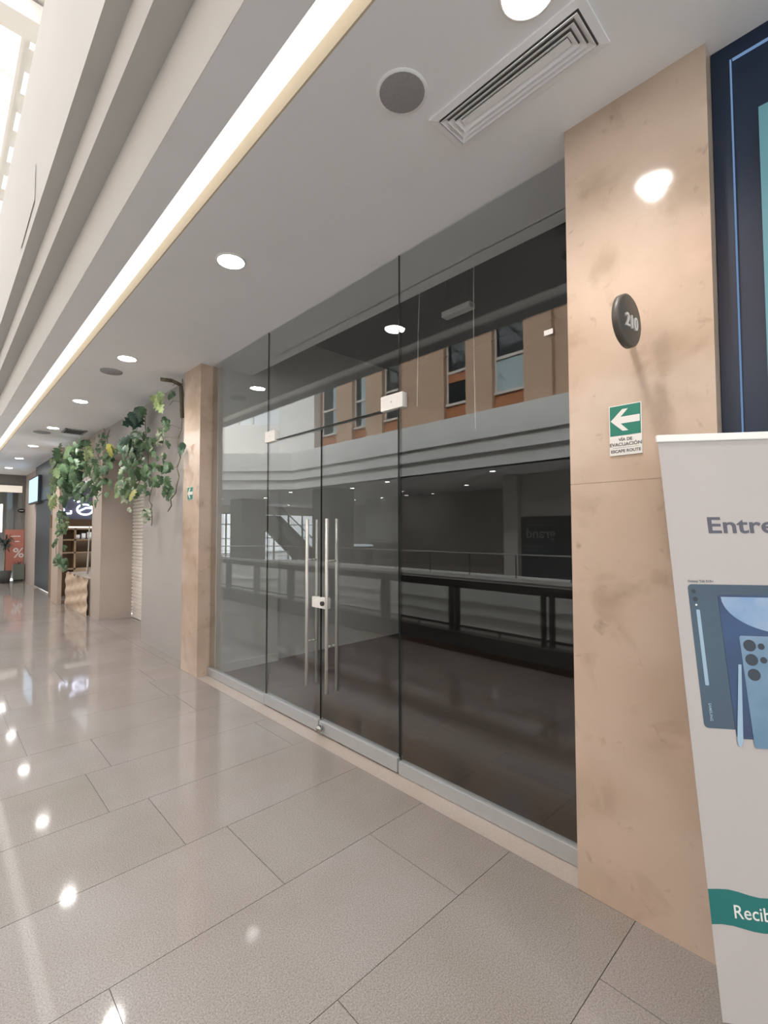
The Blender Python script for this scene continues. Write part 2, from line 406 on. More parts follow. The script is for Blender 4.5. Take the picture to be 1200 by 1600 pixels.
for a, c in bays:
    wn += 1
    w = empty('window_%d' % (wn+3), (-7.6, a, 5.4)); st(w)
    MB().box(-7.50, -7.34, a, c, 4.75, 5.40).build('spandrel', m_wood, w)
    f = MB(); f.box(-7.46, -7.28, a, c, 5.40, 5.47); f.box(-7.44, -7.36, a, a+.05, 5.47, 9.2); f.box(-7.44, -7.36, c-.05, c, 5.47, 9.2); f.box(-7.44, -7.35, a, c, 6.42, 6.50)
    f.build('window_frame', m_frame, w)
    MB().box(-7.42, -7.40, a+.05, c-.05, 5.47, 9.2).build('pane', m_mirr, w)
    if wn == 1: MB().box(-7.398, -7.39, a+.05, c-.05, 5.47, 6.42).build('pale_panel', m_pale_pane, w)['label'] = 'pale lower panel'  # plain pale cover on the lower half of this pane
    if wn == 2: MB().box(-7.398, -7.38, a+.05, c-.05, 6.15, 6.42).build('wood_rail', m_wood, w)
    if wn >= 4: MB().box(-7.398, -7.39, a+.05, a+.45, 5.47, 9.2).build('pale_panel', m_pale_pane, w)['label'] = 'pale blue painted sky reflection'  # strip coloured pale blue for the sky mirrored in the pane
# diagonal end wall, with sky above
e0, e1 = Vector((-7.2, 19.1)), Vector((-2.9, 23.4)); n2 = Vector((-.7, .7))*.2
def diag(a, c, z0, z1):
    p0 = e0.lerp(e1, a); p1 = e0.lerp(e1, c)
    return MB().prism([(p0.x, p0.y, z0), (p1.x, p1.y, z0), (p1.x, p1.y, z1), (p0.x, p0.y, z1)], (n2.x, n2.y, 0))
st(diag(0, 1, 4.3, 6.45).build('wall_end', m_white))
st(diag(.31, 1, 6.45, 9.4).build('wall_end_upper', m_white))
st(diag(.20, .21, 6.45, 9.4).build('trim_end_mullion', m_white))
st(MB().box(-2.95, 3, 23.2, 23.4, 4.3, 9.4).build('wall_end_far', m_white))
# far glazed wall at the end of the gallery
w = empty('window_9', (-12, 30, 0)); st(w)
f = MB()
for i in range(8): f.box(-17+i*1.2-.04, -17+i*1.2+.04, 29.95, 30.05, 0, 2.75)
for z in (0.05, 1.05, 2.0, 2.72): f.box(-17, -8.6, 29.95, 30.05, z-.03, z+.03)
f.build('window_frame', m_steeldk, w)
MB().box(-17, -8.6, 29.99, 30.01, 0, 2.75).build('pane', m_clear, w)
st(MB().box(-17, -8.6, 29.9, 30.1, 2.75, H).build('wall_window_head', m_opp))
st(MB().box(-8.6, 6, 29.9, 30.1, 0, 9.4).build('wall_far_end', m_opp))
for i, (x, y, r) in enumerate([(-7.9, 15.9, .62), (-8.4, 24.3, .7), (-8.6, 6.3, .0), (-12.4, 21.6, .55)]):
    if r: st(MB().box(x-r, x+r, y-r, y+r, 0, H).build('wall_column', mat('column_grey', rgb(76,75,73), .6)))
st(MB().box(-9.2, -8.8, 7.75, 8.25, 0, H).build('wall_pier_across', m_opp))

# ------------------------------------------------------------------ setting: shop front walls
b = MB()
b.box(2.0, 2.55, .39, .925, 0, 1.7005); b.box(2.0, 2.55, .39, .925, 1.702, H)
b.box(2.003, 2.55, .393, .922, 1.70, 1.7025)
tag(b.build('wall_marble_pillar', m_marble), 'wide rose marble pillar to the right of the glass shop front', None, None, 'structure')
b = MB(); b.box(2.01, 2.20, 4.92, 5.36, 0, 1.66); b.box(2.01, 2.20, 4.92, 5.36, 1.663, H); b.box(2.014, 2.19, 4.923, 5.357, 1.66, 1.664)
tag(b.build('wall_marble_pier', m_marble), 'narrow rose marble pier at the far end of the glass shop front', None, None, 'structure')
st(MB().box(2.2, 2.95, 4.90, 5.2, 0, H+.6).box(2.95, 5.2, 4.95, 5.2, 0, H+.6).build('wall_shop_left', m_intwall))
st(MB().box(2.2, 2.955, 4.885, 4.90, 0.004, .09).build('baseboard_shop', m_intwall))
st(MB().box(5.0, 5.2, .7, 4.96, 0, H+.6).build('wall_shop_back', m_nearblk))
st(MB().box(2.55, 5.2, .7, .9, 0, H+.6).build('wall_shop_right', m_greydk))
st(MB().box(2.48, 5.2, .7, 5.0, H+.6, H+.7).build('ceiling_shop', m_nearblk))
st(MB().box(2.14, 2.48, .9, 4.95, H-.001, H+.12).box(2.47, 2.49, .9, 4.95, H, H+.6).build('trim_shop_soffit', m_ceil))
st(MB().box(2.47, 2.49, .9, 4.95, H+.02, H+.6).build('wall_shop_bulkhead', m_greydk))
# left-hand run of walls
st(MB().box(2.12, 2.2, 5.36, 7.11, 0, H).build('wall_hoarding', m_hoard))
st(MB().box(2.2, 2.62, 7.05, 7.11, 0, H).build('wall_recess_side', m_hoard))
st(MB().box(2.12, 2.62, 7.11, 9.2, 2.75, H).build('wall_shutter_head', m_hoard))
b = MB()
for i in range(46): b.prism([(2.60, 7.11, i*.06), (2.575, 7.11, i*.06+.012), (2.575, 7.11, i*.06+.045), (2.60, 7.11, i*.06+.06)], (0, 2.09, 0))
sh = b.build('rolling_shutter', m_shut); tag(sh, 'closed white slatted roller shutter in the recess beside the taupe column', 'shutter')
st(MB().box(2.08, 2.58, 9.2, 9.85, 0, H).build('wall_column_taupe', m_taupe))
st(MB().box(2.12, 2.4, 9.85, 11.85, 2.62, H).build('wall_store_head', m_beige))
st(MB().box(1.90, 1.975, 11.85, 12.6, 0, H).build('wall_store_pier', m_beige))
st(MB().box(2.09, 2.2, 16.1, 18.65, 0, H).build('wall_far_left', m_taupe))
st(MB().box(2.6, 5, 9.7, 9.85, 0, H).build('wall_store_side', m_greydk)); st(MB().box(5, 5.1, 9.7, 13.7, 0, H).build('wall_store_back', m_greydk)); st(MB().box(2.2, 5, 13.6, 13.69, 0, H).build('wall_store_far', m_greydk))
st(MB().box(2.4, 5.05, 9.8, 13.6, 2.62, 2.72).build('ceiling_store', m_ceil))
# end of the corridor
b = MB(); b.box(-.6, 2.1, 18.6, 18.8, 3.02, H); b.box(-.6, 2.1, 19.6, 19.8, 0, 3.02); b.box(-.6, 2.1, 18.8, 19.6, 3.0, 3.02)
b.box(2.0, 2.1, 18.8, 19.8, 0, H); b.box(2.0, 2.1, 18.65, 18.8, 0, 3.02); st(b.build('wall_end_shop', mat('end_shop_grey', rgb(128, 125, 121), .7)))
eb = MB().box(-.6, 2.0, 18.585, 18.60, 2.74, 2.95).build('lit_bulkhead', mat('warm_lit_panel', rgb(225, 214, 196), .5, emit=(1, .92, .8, 1), es=.35))
tag(eb, 'pale lit header band across the shop at the far end of the corridor', 'light band')
st(MB().box(.75, 6, -9, .0, 4.0, 4.1).build('ceiling_near_slab', m_white))
st(MB().box(2.2, 2.3, -9, .39, 0, H).build('wall_right', m_navy))

# ------------------------------------------------------------------ shop front glazing
GX0, GX1 = 2.134, 2.146
def pane_obj(name, y0, y1, z0, z1, label):
    o = empty(name, (D, y0, z0)); st(o, label); o['label'] = label
    MB().box(GX0, GX1, y0+.003, y1-.003, z0, z1).build('glass', m_glass, o)
    return o
w1 = pane_obj('window_1', .96, 2.10, .075, H, 'tall fixed glass pane between the doors and the wide marble pillar')
MB().box(D-.022, D+.022, .93, 2.10, .004, .082).build('bottom_channel', m_alu, w1, bevel=.002)
MB().box(GX0-.001, GX1+.001, 2.0992, 2.1015, .085, H).build('glass_edge', m_edge, w1)
w2 = pane_obj('window_2', 3.74, 4.90, .075, H, 'tall fixed glass pane beside the narrow marble pier')
MB().box(D-.022, D+.022, 3.74, 4.915, .004, .082).build('bottom_channel', m_alu, w2, bevel=.002)
MB().box(GX0-.001, GX1+.001, 3.7385, 3.7405, .085, H).build('glass_edge', m_edge, w2)
w3 = pane_obj('window_3', 2.10, 3.74, 2.30, H, 'glass transom pane above the double doors')
MB().box(GX0-.0015, GX1+.0015, 2.11, 3.73, 2.2985, 2.301).build('glass_edge', m_edge, w3)
for a, c in ((2.055, 2.255), (3.60, 3.76)):
    p = MB().box(D-.022, D+.022, a, c, 2.287, 2.385).build('patch_fitting', m_plate, w3, bevel=.003); p['label'] = 'white corner patch fitting'
    MB().cyl((D-.024, (a+c)/2, 2.336), (D-.02, (a+c)/2, 2.336), .006).build('screw', m_alu, p)

def door(name, y0, y1, bar_y, label, lock):
    o = empty(name, (D, y0, 0)); st(o, label)
    MB().box(GX0, GX1, y0+.004, y1-.004, .09, 2.283).build('pane', m_glass, o)
    MB().box(GX0-.001, GX1+.001, y0+.004, y0+.006, .1, 2.28).build('pane_edge', m_edge, o)
    MB().box(D-.026, D+.026, y0+.004, y1-.004, .012, .098).build('bottom_rail', m_alu, o, bevel=.002)
    MB().box(D-.022, D+.022, *((y0+.005, y0+.15) if not lock else (y1-.15, y1-.005)), 2.19, 2.283).build('top_patch', m_dark, o) if False else None
    for x, lab in ((D-.052, None), (D+.04, None)):
        h = MB().cyl((x, bar_y, .33), (x, bar_y, 1.595), .0125, 14).build('pull_handle', m_steel, o)
        for z in (1.285, .665):
            MB().cyl((x, bar_y, z), (D, bar_y, z), .008).build('standoff', m_steel, h)
    if lock:
        l = MB().box(D-.022, D+.022, bar_y-.20, bar_y-.02, .925, 1.005).build('lock_case', m_plate, o, bevel=.003)
        l['label'] = 'white lock case'
        MB().cyl((D-.04, bar_y-.165, .965), (D-.02, bar_y-.165, .965), .017).build('lock_cylinder', m_dark, l)
    else:
        MB().box(D-.018, D+.018, y1-.015, y1-.002, .925, 1.0).build('strike', m_dark, o)
    return o
door('door_1', 2.935, 3.735, 3.05, 'far glass door leaf with white lock case and steel pull bars', True)
d2 = door('door_2', 2.105, 2.930, 2.80, 'near glass door leaf with round floor bolt at its bottom rail', False)
k = MB(); k.lathe((0, 0, 0), [(0.001, -.028), (.016, -.023), (.026, -.008), (.026, .006), (.018, .02), (.012, .03)], 18, 'x')
k.xf(Matrix.Translation((D-.05, 2.885, .058))).build('bolt_knob', mat('polished_knob', rgb(170,168,164), .25, metal=1.0), d2)
stk = MB().box(D-.009, D-.0065, 1.06, 1.105, 2.45, 2.475).build('sticker', m_plate)
tag(stk, 'small white sticker high on the glass close to the wide pillar', 'sticker')

# ------------------------------------------------------------------ inside the shop: hanging bits
t = thing('suspended_lamp', 'unlit bar lamp hanging on two thin rods inside the dark shop', 'lamp', (3.2, 2.44, 3.4))
MB().box(3.16, 3.24, 2.29, 2.59, 3.36, 3.41).build('housing', m_greydk if False else m_trim, t, bevel=.005)
for yy in (2.33, 2.56): MB().cyl((3.2, yy, 3.41), (3.2, yy, H+.6), .008, 8).build('rod', m_dark, t)
for (a, c), lab in ((((3.0, 2.684, 3.89), (3.0, 2.732, 2.58)), 'long thin pale cable dangling inside the shop behind the near door'),
                    (((3.0, 2.127, 3.89), (3.0, 2.129, 2.28)), 'thin pale cable dangling inside the shop right of the door joint')):
    o = MB().tube([a, (Vector(a)+Vector(c))/2+Vector((.004, .012, 0)), c], .004, 6).build('hanging_cable', m_trim)
    tag(o, lab, 'cable', 'loose cables hanging in the empty shop')

# ------------------------------------------------------------------ downlights
def downlight():
    o = empty('downlight', (0, 0, 0))
    MB().lathe((0, 0, 0), [(.098, 0), (.096, -.006), (.086, -.008), (.080, .004), (.080, .012)]).build('trim_ring', m_trim, o)
    MB().lathe((0, 0, 0), [(.080, -.003), (.077, -.0085), (.05, -.0105), (.001, -.011)]).build('lens', m_lens, o)
    l = bpy.data.lights.new('beam', 'SPOT'); l.energy = SPOT_W; l.color = (1.0, 0.975, 0.94); l.spot_size = math.radians(128); l.spot_blend = .75; l.shadow_soft_size = .05
    lo = bpy.data.objects.new('beam', l); lo.location = (0, 0, -.03); COL.objects.link(lo); lo.parent = o
    return o
proto = downlight(); DLG = 'downlights in a row along the corridor ceiling'
spots = [((1.375, .75), 'lit ceiling downlight half cut off by the top edge of the photo'),
         ((1.377, 2.906), 'lit round ceiling downlight above the double doors, largest one fully in view'),
         ((1.40, 5.30), 'lit round ceiling downlight in front of the narrow marble pier, next to the smoke detector'),
         ((1.41, 7.48), 'fourth ceiling downlight of the row, in front of the leafy roller shutter recess'),
         ((1.44, 9.72), 'fifth ceiling downlight of the row, level with the taupe column, beside the small far vent'),
         ((1.455, 12.05), 'sixth ceiling downlight of the row, level with the beige pier past the neon shop'),
         ((1.46, 14.3), 'seventh ceiling downlight of the row, before the dark blue shop front'),
         ((1.47, 16.6), 'smallest and farthest ceiling downlight of the row, near the end of the corridor')]
for i, ((x, y), lab) in enumerate(spots):
    o = proto if i == 0 else copy_tree(proto)
    o.location = (x, y, H); tag(o, lab, 'downlight', DLG)
for i, y in enumerate((-1.5, -3.8)):
    o = copy_tree(proto); o.location = (1.375, y, H); tag(o, 'lit round ceiling downlight behind the camera', 'downlight', DLG)
opp = [(-7.7, 7.9), (-7.5, 12.2), (-8.2, 15.0), (-7.4, 18.4), (-8.4, 22.4), (-9.9, 27.1), (-7.0, 24.6), (-9.6, 28.2), (-12.7, 14.5), (-12.6, 16.1),
       (-12.8, 20.4), (-12.9, 18.2), (-12.9, 27.3), (-14.4, 25.8), (-15.0, 21.5), (-16, 27), (-15.4, 24), (-10.9, 14.7), (-10.6, 11.0), (-12.0, 9.0), (-10.6, 7.2), (-8.0, 5.4)]
for x, y in opp:
    o = copy_tree(proto); o.location = (x, y, H)
    tag(o, 'tiny lit downlight in the gallery ceiling across the void, mirrored in the glass', 'downlight', 'downlights of the gallery across the void')

# ------------------------------------------------------------------ other ceiling fittings
t = thing('ceiling_speaker', 'round grey ceiling speaker beside the long air vent', 'speaker', (1.334, 1.29, H))
MB().lathe((1.334, 1.29, H), [(.104, 0), (.102, -.005), (.092, -.006)]).build('rim', m_ceil, t)
MB().lathe((1.334, 1.29, H-.0055), [(.093, 0), (.06, -.003), (.001, -.004)]).build('grille', m_grille, t)
t = thing('air_vent', 'long rectangular white air diffuser with nested slats near the wide pillar', 'vent', (1.625, .962, H))
def ring(bm, hx, hy, w, z0, z1, drop):
    cx, cy = 1.625, .962
    o = [(cx-hx, cy-hy), (cx+hx, cy-hy), (cx+hx, cy+hy), (cx-hx, cy+hy)]
    n = [(cx-hx+w, cy-hy+w), (cx+hx-w, cy-hy+w), (cx+hx-w, cy+hy-w), (cx-hx+w, cy+hy-w)]
    for i in range(4):
        j = (i+1) % 4
        bm.quad((*o[i], z0), (*o[j], z0), (*n[j], z1), (*n[i], z1)); bm.quad((*o[i], z0), (*o[j], z0), (*o[j], z0+drop), (*o[i], z0+drop))
m_ventback = mat('vent_dark', rgb(120, 117, 113), .8)
b = MB(); ring(b, .115, .335, .028, H-.008, H-.012, .01); b.build('frame', m_ceil, t)
for hx, hy, in ((.080, .30), (.058, .278), (.036, .256)):
    b = MB(); ring(b, hx, hy, .0195, H-.018, H-.004, .003); b.build('slat', m_ceil, t)
b = MB(); b.box(1.625-.016, 1.625+.016, .962-.236, .962+.236, H-.014, H-.008); b.build('slat', m_ceil, t)
MB().box(1.535, 1.715, .655, 1.27, H-.003, H-.001).build('backing', m_ventback, t)
t = thing('smoke_detector', 'flat round grey smoke detector on the ceiling past the third downlight', 'smoke detector', (1.387, 5.846, H))
MB().lathe((1.387, 5.846, H), [(.11, 0), (.108, -.012), (.08, -.02), (.001, -.022)]).build('body', m_grille, t)
MB().lathe((1.387, 5.846, H-.02), [(.04, 0), (.035, -.008), (.001, -.009)]).build('sensor', m_grille, t)
t = thing('smoke_detector', 'flat round grey ceiling disc beside the small far vent', 'smoke detector', (1.36, 10.27, H))
MB().lathe((1.36, 10.27, H), [(.13, 0), (.128, -.012), (.09, -.02), (.001, -.022)]).build('body', m_grille, t)
t = thing('air_vent', 'small square dark ceiling vent far along the corridor above the plants', 'vent', (1.766, 9.82, H))
b = MB(); b.box(1.60, 1.93, 9.60, 9.63, H-.015, H); b.box(1.60, 1.93, 10.01, 10.04, H-.015, H); b.box(1.60, 1.63, 9.6, 10.04, H-.015, H); b.box(1.9, 1.93, 9.6, 10.04, H-.015, H); b.build('frame', m_grille, t)
for i in range(6): MB().box(1.64+i*.045, 1.665+i*.045, 9.63, 10.01, H-.012, H-.004).build('slat', m_greydk, t)
MB().box(1.63, 1.9, 9.63, 10.01, H-.003, H-.001).build('backing', m_ventback, t)

# ------------------------------------------------------------------ signs
m_sgreen = mat('sign_green', rgb(32, 122, 104), .45); m_swhite = mat('sign_white', rgb(226, 224, 220), .45); m_ink = mat('ink_grey', rgb(92, 92, 92), .6)
def evac(x, y0, y1, z0, z1, zm, label, text):
    # the board faces -x; seen from the corridor its left edge is at the larger y
    t = thing('evacuation_sign', label, 'sign', (x, (y0+y1)/2, z0))
    MB().box(x-.005, x, y0, y1, z0, z1).build('board', m_swhite, t)
    g = .003*(y1-y0)/.122
    MB().box(x-.0056, x-.005, y0+g, y1-g, zm, z1-g).build('green_field', m_sgreen, t)
    cy, cz, s = (y0+y1)/2, (zm+z1)/2, (y1-y0)/2*.9
    pts = [(1, 0), (.18, .80), (-.22, .80), (.30, .25), (-1, .25), (-1, -.25), (.30, -.25), (-.22, -.80), (.18, -.80)]
    MB().prism([(x-.0056, cy+a*s, cz+c*s*1.0) for a, c in pts], (-.0006, 0, 0)).build('arrow', m_swhite, t)
    if text:
        ym = cy
        for s_, z_, sz in (('VÍA DE', zm-.022, .017), ('EVACUACIÓN', zm-.042, .019), ('ESCAPE ROUTE', zm-.068, .0165)):
            text_obj('lettering', s_, sz, .0003, m_ink, t, (x-.0055, ym, z_), (0, -1, 0), (0, 0, 1), 'CENTER', .0004)
        MB().box(x-.0056, x-.005, y0+.012, y1-.012, zm-.0495, zm-.0485).build('rule', m_ink, t)
    return t
evac(2.0, .634, .756, 1.805, 2.008, 1.884, 'green and white arrow evacuation sign on the wide pillar under the round number plate', True)
evac(2.01, 5.075, 5.225, 1.845, 1.985, 1.85, 'small dark green arrow sign on the narrow marble pier by the plants', False)
t = thing('number_sign', 'round dark projecting plate numbered 210 on the wide marble pillar', 'sign', (2.0, .617, 2.25))
m_plate210 = mat('bronze_plate', rgb(82, 76, 70), .45)
c = Vector((1.795, .612, 2.257)); q = Matrix.Rotation(math.radians(-4), 4, 'Z')
b = MB(); b.lathe((0, 0, 0), [(.001, -.014), (.088, -.014), (.095, -.010), (.095, .010), (.088, .014), (.001, .014)], 40, 'y'); b.xf(Matrix.Translation(c)@q)
b.build('disc', m_plate210, t)
MB().cyl((1.80, .62, 2.26), (2.0, .69, 2.345), .011).build('bracket', m_dark, t)
MB().box(1.99, 2.0, .672, .708, 2.328, 2.362).build('wall_plate', m_dark, t)
text_obj('numerals', '210', .066, .003, m_swhite, t, c+Vector((.0, -.017, -.030)), (1, -.07, 0), (0, 0, 1), 'CENTER', .001)

# ------------------------------------------------------------------ roll of the promotional banner
hB = Vector((.6, -.8, 0)); uB = Vector((.173, .122, .977)).normalized(); nB = uB.cross(hB).normalized()
if nB.x > 0: nB = -nB
BL = Vector((1.466, .313, .27)); BW, BH = .49, 1.576
def B(hh, vv, d=0): return BL+hB*hh+uB*vv+nB*d
t = thing('promo_banner', 'white upright promotional banner stand showing blue tablet and phone beside the wide pillar', 'banner', (BL.x, BL.y, 0))
m_ban = mat('banner_vinyl', rgb(180, 174, 172), .5, noise=.3, scale=3); m_teal = mat('banner_teal', rgb(14, 106, 102), .5)
m_tx = mat('banner_grey_print', rgb(88, 88, 100), .6); m_tab = mat('tablet_slate_print', rgb(62, 84, 100), .5, noise=.8, scale=4, col2=rgb(54, 72, 90))
m_tabl = mat('tablet_light_print', rgb(150, 176, 196), .5); m_scr = mat('tablet_screen_print', rgb(42, 72, 114), .5, noise=.8, scale=6, col2=rgb(42, 54, 82))
m_orb = mat('pale_blue_print', rgb(152, 172, 196), .5, noise=.9, scale=7, col2=rgb(92, 136, 186)); m_ph = mat('phone_blue_print', rgb(122, 148, 174), .5, noise=.8, scale=6, col2=rgb(84, 120, 146))
m_lensp = mat('camera_lens_print', rgb(20, 34, 50), .4); m_pen = mat('stylus_print', rgb(150, 178, 200), .5)
m_shd = mat('printed_grey', rgb(196, 196, 198), .5)
# sheet, slightly wavy
bm = MB(); nx, ny = 24, 12
P = [[None]*(ny+1) for _ in range(nx+1)]
for i in range(nx+1):
    for j in range(ny+1):
        P[i][j] = B(BW*i/nx, BH*j/ny)
for i in range(nx):
    for j in range(ny): bm.quad(P[i][j], P[i+1][j], P[i+1][j+1], P[i][j+1])
for i in range(nx):
    for j in range(ny): bm.quad(B(BW*i/nx, BH*j/ny, -.001), B(BW*(i+1)/nx, BH*j/ny, -.001), B(BW*(i+1)/nx, BH*(j+1)/ny, -.001), B(BW*i/nx, BH*(j+1)/ny, -.001))
sheet = bm.build('sheet', m_ban, t)
def pr_(name, pts, d, m, lab=None, parent=None):
    o = MB().prism([B(x, y, d-.0004) for x, y in pts], nB*.0004).build(name, m, parent or t)
    if lab: o['label'] = lab
    return o
def rr(x0, x1, y0, y1, r, n=5):
    pts = []
    for cx, cy, a in ((x1-r, y1-r, 0), (x0+r, y1-r, 90), (x0+r, y0+r, 180), (x1-r, y0+r, 270)):
        for i in range(n+1):
            th = math.radians(a+90*i/n); pts.append((cx+r*math.cos(th), cy+r*math.sin(th)))
    return pts
def ell(cx, cy, rx, ry=None, n=24): return [(cx+rx*math.cos(2*math.pi*i/n), cy+(ry or rx)*math.sin(2*math.pi*i/n)) for i in range(n)]
b = MB(); b.prism([B(-.004, BH-.018, .006), B(BW+.004, BH-.018, .006), B(BW+.004, BH+.008, .006), B(-.004, BH+.008, .006)], -nB*.014)
b.build('top_rail', m_trim, t, bevel=.003)
text_obj('lettering', 'Entrega', .072, .0003, m_tx, t, B(.112, 1.252, .0007), hB, uB, 'LEFT', .0012, 'grey headline lettering', 1.22)
tab = pr_('tablet_picture', rr(.038, .53, .685, 1.092, .012), .0006, m_tab, 'slate blue printed tablet')
text_obj('caption', 'Galaxy Tab S10+', .0105, .0001, m_tx, t, B(.040, 1.098, .0007), hB, uB, 'LEFT', .0001)
for (x, y, r, mm) in ((.053, 1.070, .006, m_lensp), (.055, 1.047, .007, m_lensp), (.056, 1.030, .003, m_swhite)): pr_('camera_dot', ell(x, y, r), .0011, mm, None, tab)
pr_('stylus_slot', rr(.054, .064, .80, 1.016, .003), .0011, m_tabl, None, tab)
text_obj('maker_name', 'SAMSUNG', .0105, .0002, m_tabl, tab, B(.056, .752, .0011), -uB, hB, 'LEFT', .0001)
pr_('front_screen', rr(.118, .53, .662, 1.062, .008), .0016, m_scr, 'dark blue tablet screen', tab)
orb = [(.125, 1.055)]+[(.125+.18*(1-math.cos(math.radians(a))), 1.055-.105*math.sin(math.radians(a))) for a in range(8, 91, 6)]+[(.40, .95), (.40, 1.055)]
pr_('wave', orb, .0021, m_orb, 'pale blue wave', tab)
ph = pr_('phone_picture', rr(.160, .40, .640, .943, .006), .0026, m_ph, 'light blue printed phone')
for (x, y, r) in ((.184, .916, .0165), (.184, .876, .0165), (.185, .835, .0165), (.214, .914, .009), (.215, .876, .009)): pr_('camera_lens', ell(x, y, r), .0031, m_lensp, None, ph)
pr_('stylus_picture', [(.147, .862), (.155, .862), (.133, .66), (.126, .64), (.119, .645), (.118, .66)], .0036, m_pen, 'printed pale blue stylus')
wav = [(0, .287)]+[(BW*i/20, .285+.006*math.sin(i*.9)-.000*i) for i in range(1, 21)]
wav2 = [(BW*i/20, .206+.005*math.sin(i*.9+.4)) for i in range(20, -1, -1)]
band = pr_('teal_band', wav+wav2, .0007, m_teal, 'teal printed band')
text_obj('lettering', 'Recibe', .043, .0002, m_swhite, band, B(.054, .228, .0012), hB, uB, 'LEFT', .0002, None, .94)
# stand: spine, feet
MB().cyl(B(BW/2, BH-.01, -.012), B(BW/2, .0, -.05), .008).build('pole', m_alu, t)
base = B(BW/2, 0, -.05)
MB().cyl(base, (base.x, base.y, .12), .010).build('pole', m_alu, t)
hub = Vector((base.x, base.y, .12))
for dx, dy in ((-.20, -.02), (.02, -.24), (.10, .16)):
    MB().cyl(hub, (hub.x+dx, hub.y+dy, .012), .009).build('foot', m_black, t)
for hh in (.012, BW-.012): MB().cyl(hub, B(hh, .012, -.003), .004).build('arm', m_alu, t)

# ------------------------------------------------------------------ shop to the right: navy front, led outline, glowing panel
t = thing('shop_front_panel', 'dark navy shop front with thin blue led outline right of the wide pillar', 'shop front', (2.07, 0, 0))
MB().box(2.07, 2.19, -1.6, .388, 0, H).build('panel', m_navy, t)
m_led = emis('led_blue', (.28, .46, .78, 1), .38)
b = MB(); b.box(2.060, 2.069, .3255, .330, 0.02, 3.218); b.box(2.060, 2.069, -1.6, .322, 3.213, 3.218)
b.build('led_line', m_led, t)['label'] = 'thin glowing blue line'
m_cy = mat('cyan_lit_panel', rgb(84, 128, 140), .4, emit=(.16, .42, .48, 1), es=.16)
MB().box(2.056, 2.069, -1.4, .252, .1, 2.985).build('light_box', m_cy, t)['label'] = 'pale cyan light box'

# ------------------------------------------------------------------ plants
m_lf = {'d': mat('leaf_dark_green', rgb(84, 112, 74), .5, noise=.9, scale=14, col2=rgb(52, 82, 58)),
        'g': mat('leaf_mid_green', rgb(120, 140, 98), .5, noise=.9, scale=14, col2=rgb(82, 110, 74)),
        'k': mat('leaf_deep_green', rgb(62, 90, 72), .45, noise=.8, scale=12, col2=rgb(42, 66, 58)),
        'y': mat('leaf_yellow_green', rgb(152, 148, 72), .5, noise=.8, scale=14, col2=rgb(124, 128, 62)),
        's': mat('leaf_pale_striped', rgb(168, 178, 124), .5, noise=1, scale=24, col2=rgb(96, 126, 78)),
        'v': mat('leaf_variegated', rgb(86, 112, 80), .5, noise=1, scale=22, col2=rgb(190, 190, 172))}
KEYS = list(m_lf)
m_stem = mat('vine_stem', rgb(116, 108, 84), .7)
def leaf(bm, c, size, kind):
    L = size; wd = L*random.uniform(.30, .42); out = []
    big = size > .13
    n = 9
    for i in range(n+1):
        t_ = i/n; w = wd*math.sin(math.pi*(t_**.62))**.8
        if (big or random.random() < .5) and i % 2 == 0 and 1 < i < n: w *= .5
        out.append((t_*L, w))
    ax = Vector((random.uniform(-.5, .2), random.uniform(-.8, .8), random.uniform(-1, -.15))).normalized()
    nr = Vector((-1, -.75+random.uniform(-.7, .5), random.uniform(-.4, .7))).normalized()
    sd = nr.cross(ax).normalized(); nr = ax.cross(sd).normalized()
    o = Vector(c)-ax*L*.5
    P = lambda a, w, s_: bm.bm.verts.new(o+ax*a+sd*w*s_+nr*(-.25*w-.35*(a/L)**2*L*.5))
    mid = [P(a, 0, 0) for a, w in out]
    for s_ in (1, -1):
        ed = [P(a, max(w, .001), s_) for a, w in out]
        for i in range(n):
            f = bm.bm.faces.new([mid[i], mid[i+1], ed[i+1], ed[i]]); f.material_index = KEYS.index(kind); f.smooth = True
def vine(label, X, clusters, stem, xmax):
    t = thing('climbing_vine', label, 'plant', stem[0], 'leafy vines hung along the wall beyond the glass front')
    b = MB(); pts = []
    for a, c in zip(stem, stem[1:]):
        for i in range(4): pts.append(Vector(a).lerp(Vector(c), i/4)+Vector((random.uniform(-.02, .02), random.uniform(-.03, .03), 0)))
    pts.append(Vector(stem[-1]))
    b.tube(pts, .006, 6)
    for cl in clusters:
        c = Vector(cl[:3]); p = min(pts, key=lambda q_: (q_-c).length)
        b.tube([p, (p+c)/2+Vector((-.03, 0, .03)), c], .003, 5)
    b.build('stem', m_stem, t)
    if xmax == 2.01:
        MB().tube([(1.79, 5.49, 3.2), (1.9, 5.45, 3.2), (2.0, 5.45, 3.17), (2.02, 5.45, 2.8)], .022, 8).build('branch', mat('bark_pole', rgb(92, 84, 70), .9, noise=.8, scale=40), t)['label'] = 'rough brown branch under the ceiling'
    groups = {}
    for x, y, z, sp, sz, n, kd in clusters: groups.setdefault('y' if kd == 'y' else ('s' if kd == 's' else 'm'), []).append((x, y, z, sp, sz, n, kd))
    for key, cs in groups.items():
        b = MB()
        for x, y, z, sp, sz, n, kd in cs:
            for i in range(int(n*2.3) if kd not in 'ys' else n):
                r = Vector((random.uniform(-.9, .5), random.gauss(0, .85), random.gauss(0, .68)))*sp
                p = Vector((x, y, z))+r; p.x = min(p.x, xmax-.06); p.z = min(p.z, 3.08)
                if kd in 'ys': p.x = x-.14
                leaf(b, p, sz*random.uniform(.75, 1.35), random.choice((kd, kd, kd, 'd' if kd in 'gkv' else kd)))
        o = b.build('foliage' if key == 'm' else 'large_leaf', [m_lf[q_] for q_ in KEYS], t)
        if key == 'y': o['label'] = 'yellow green leaves'
        if key == 's': o['label'] = 'pale striped leaves'
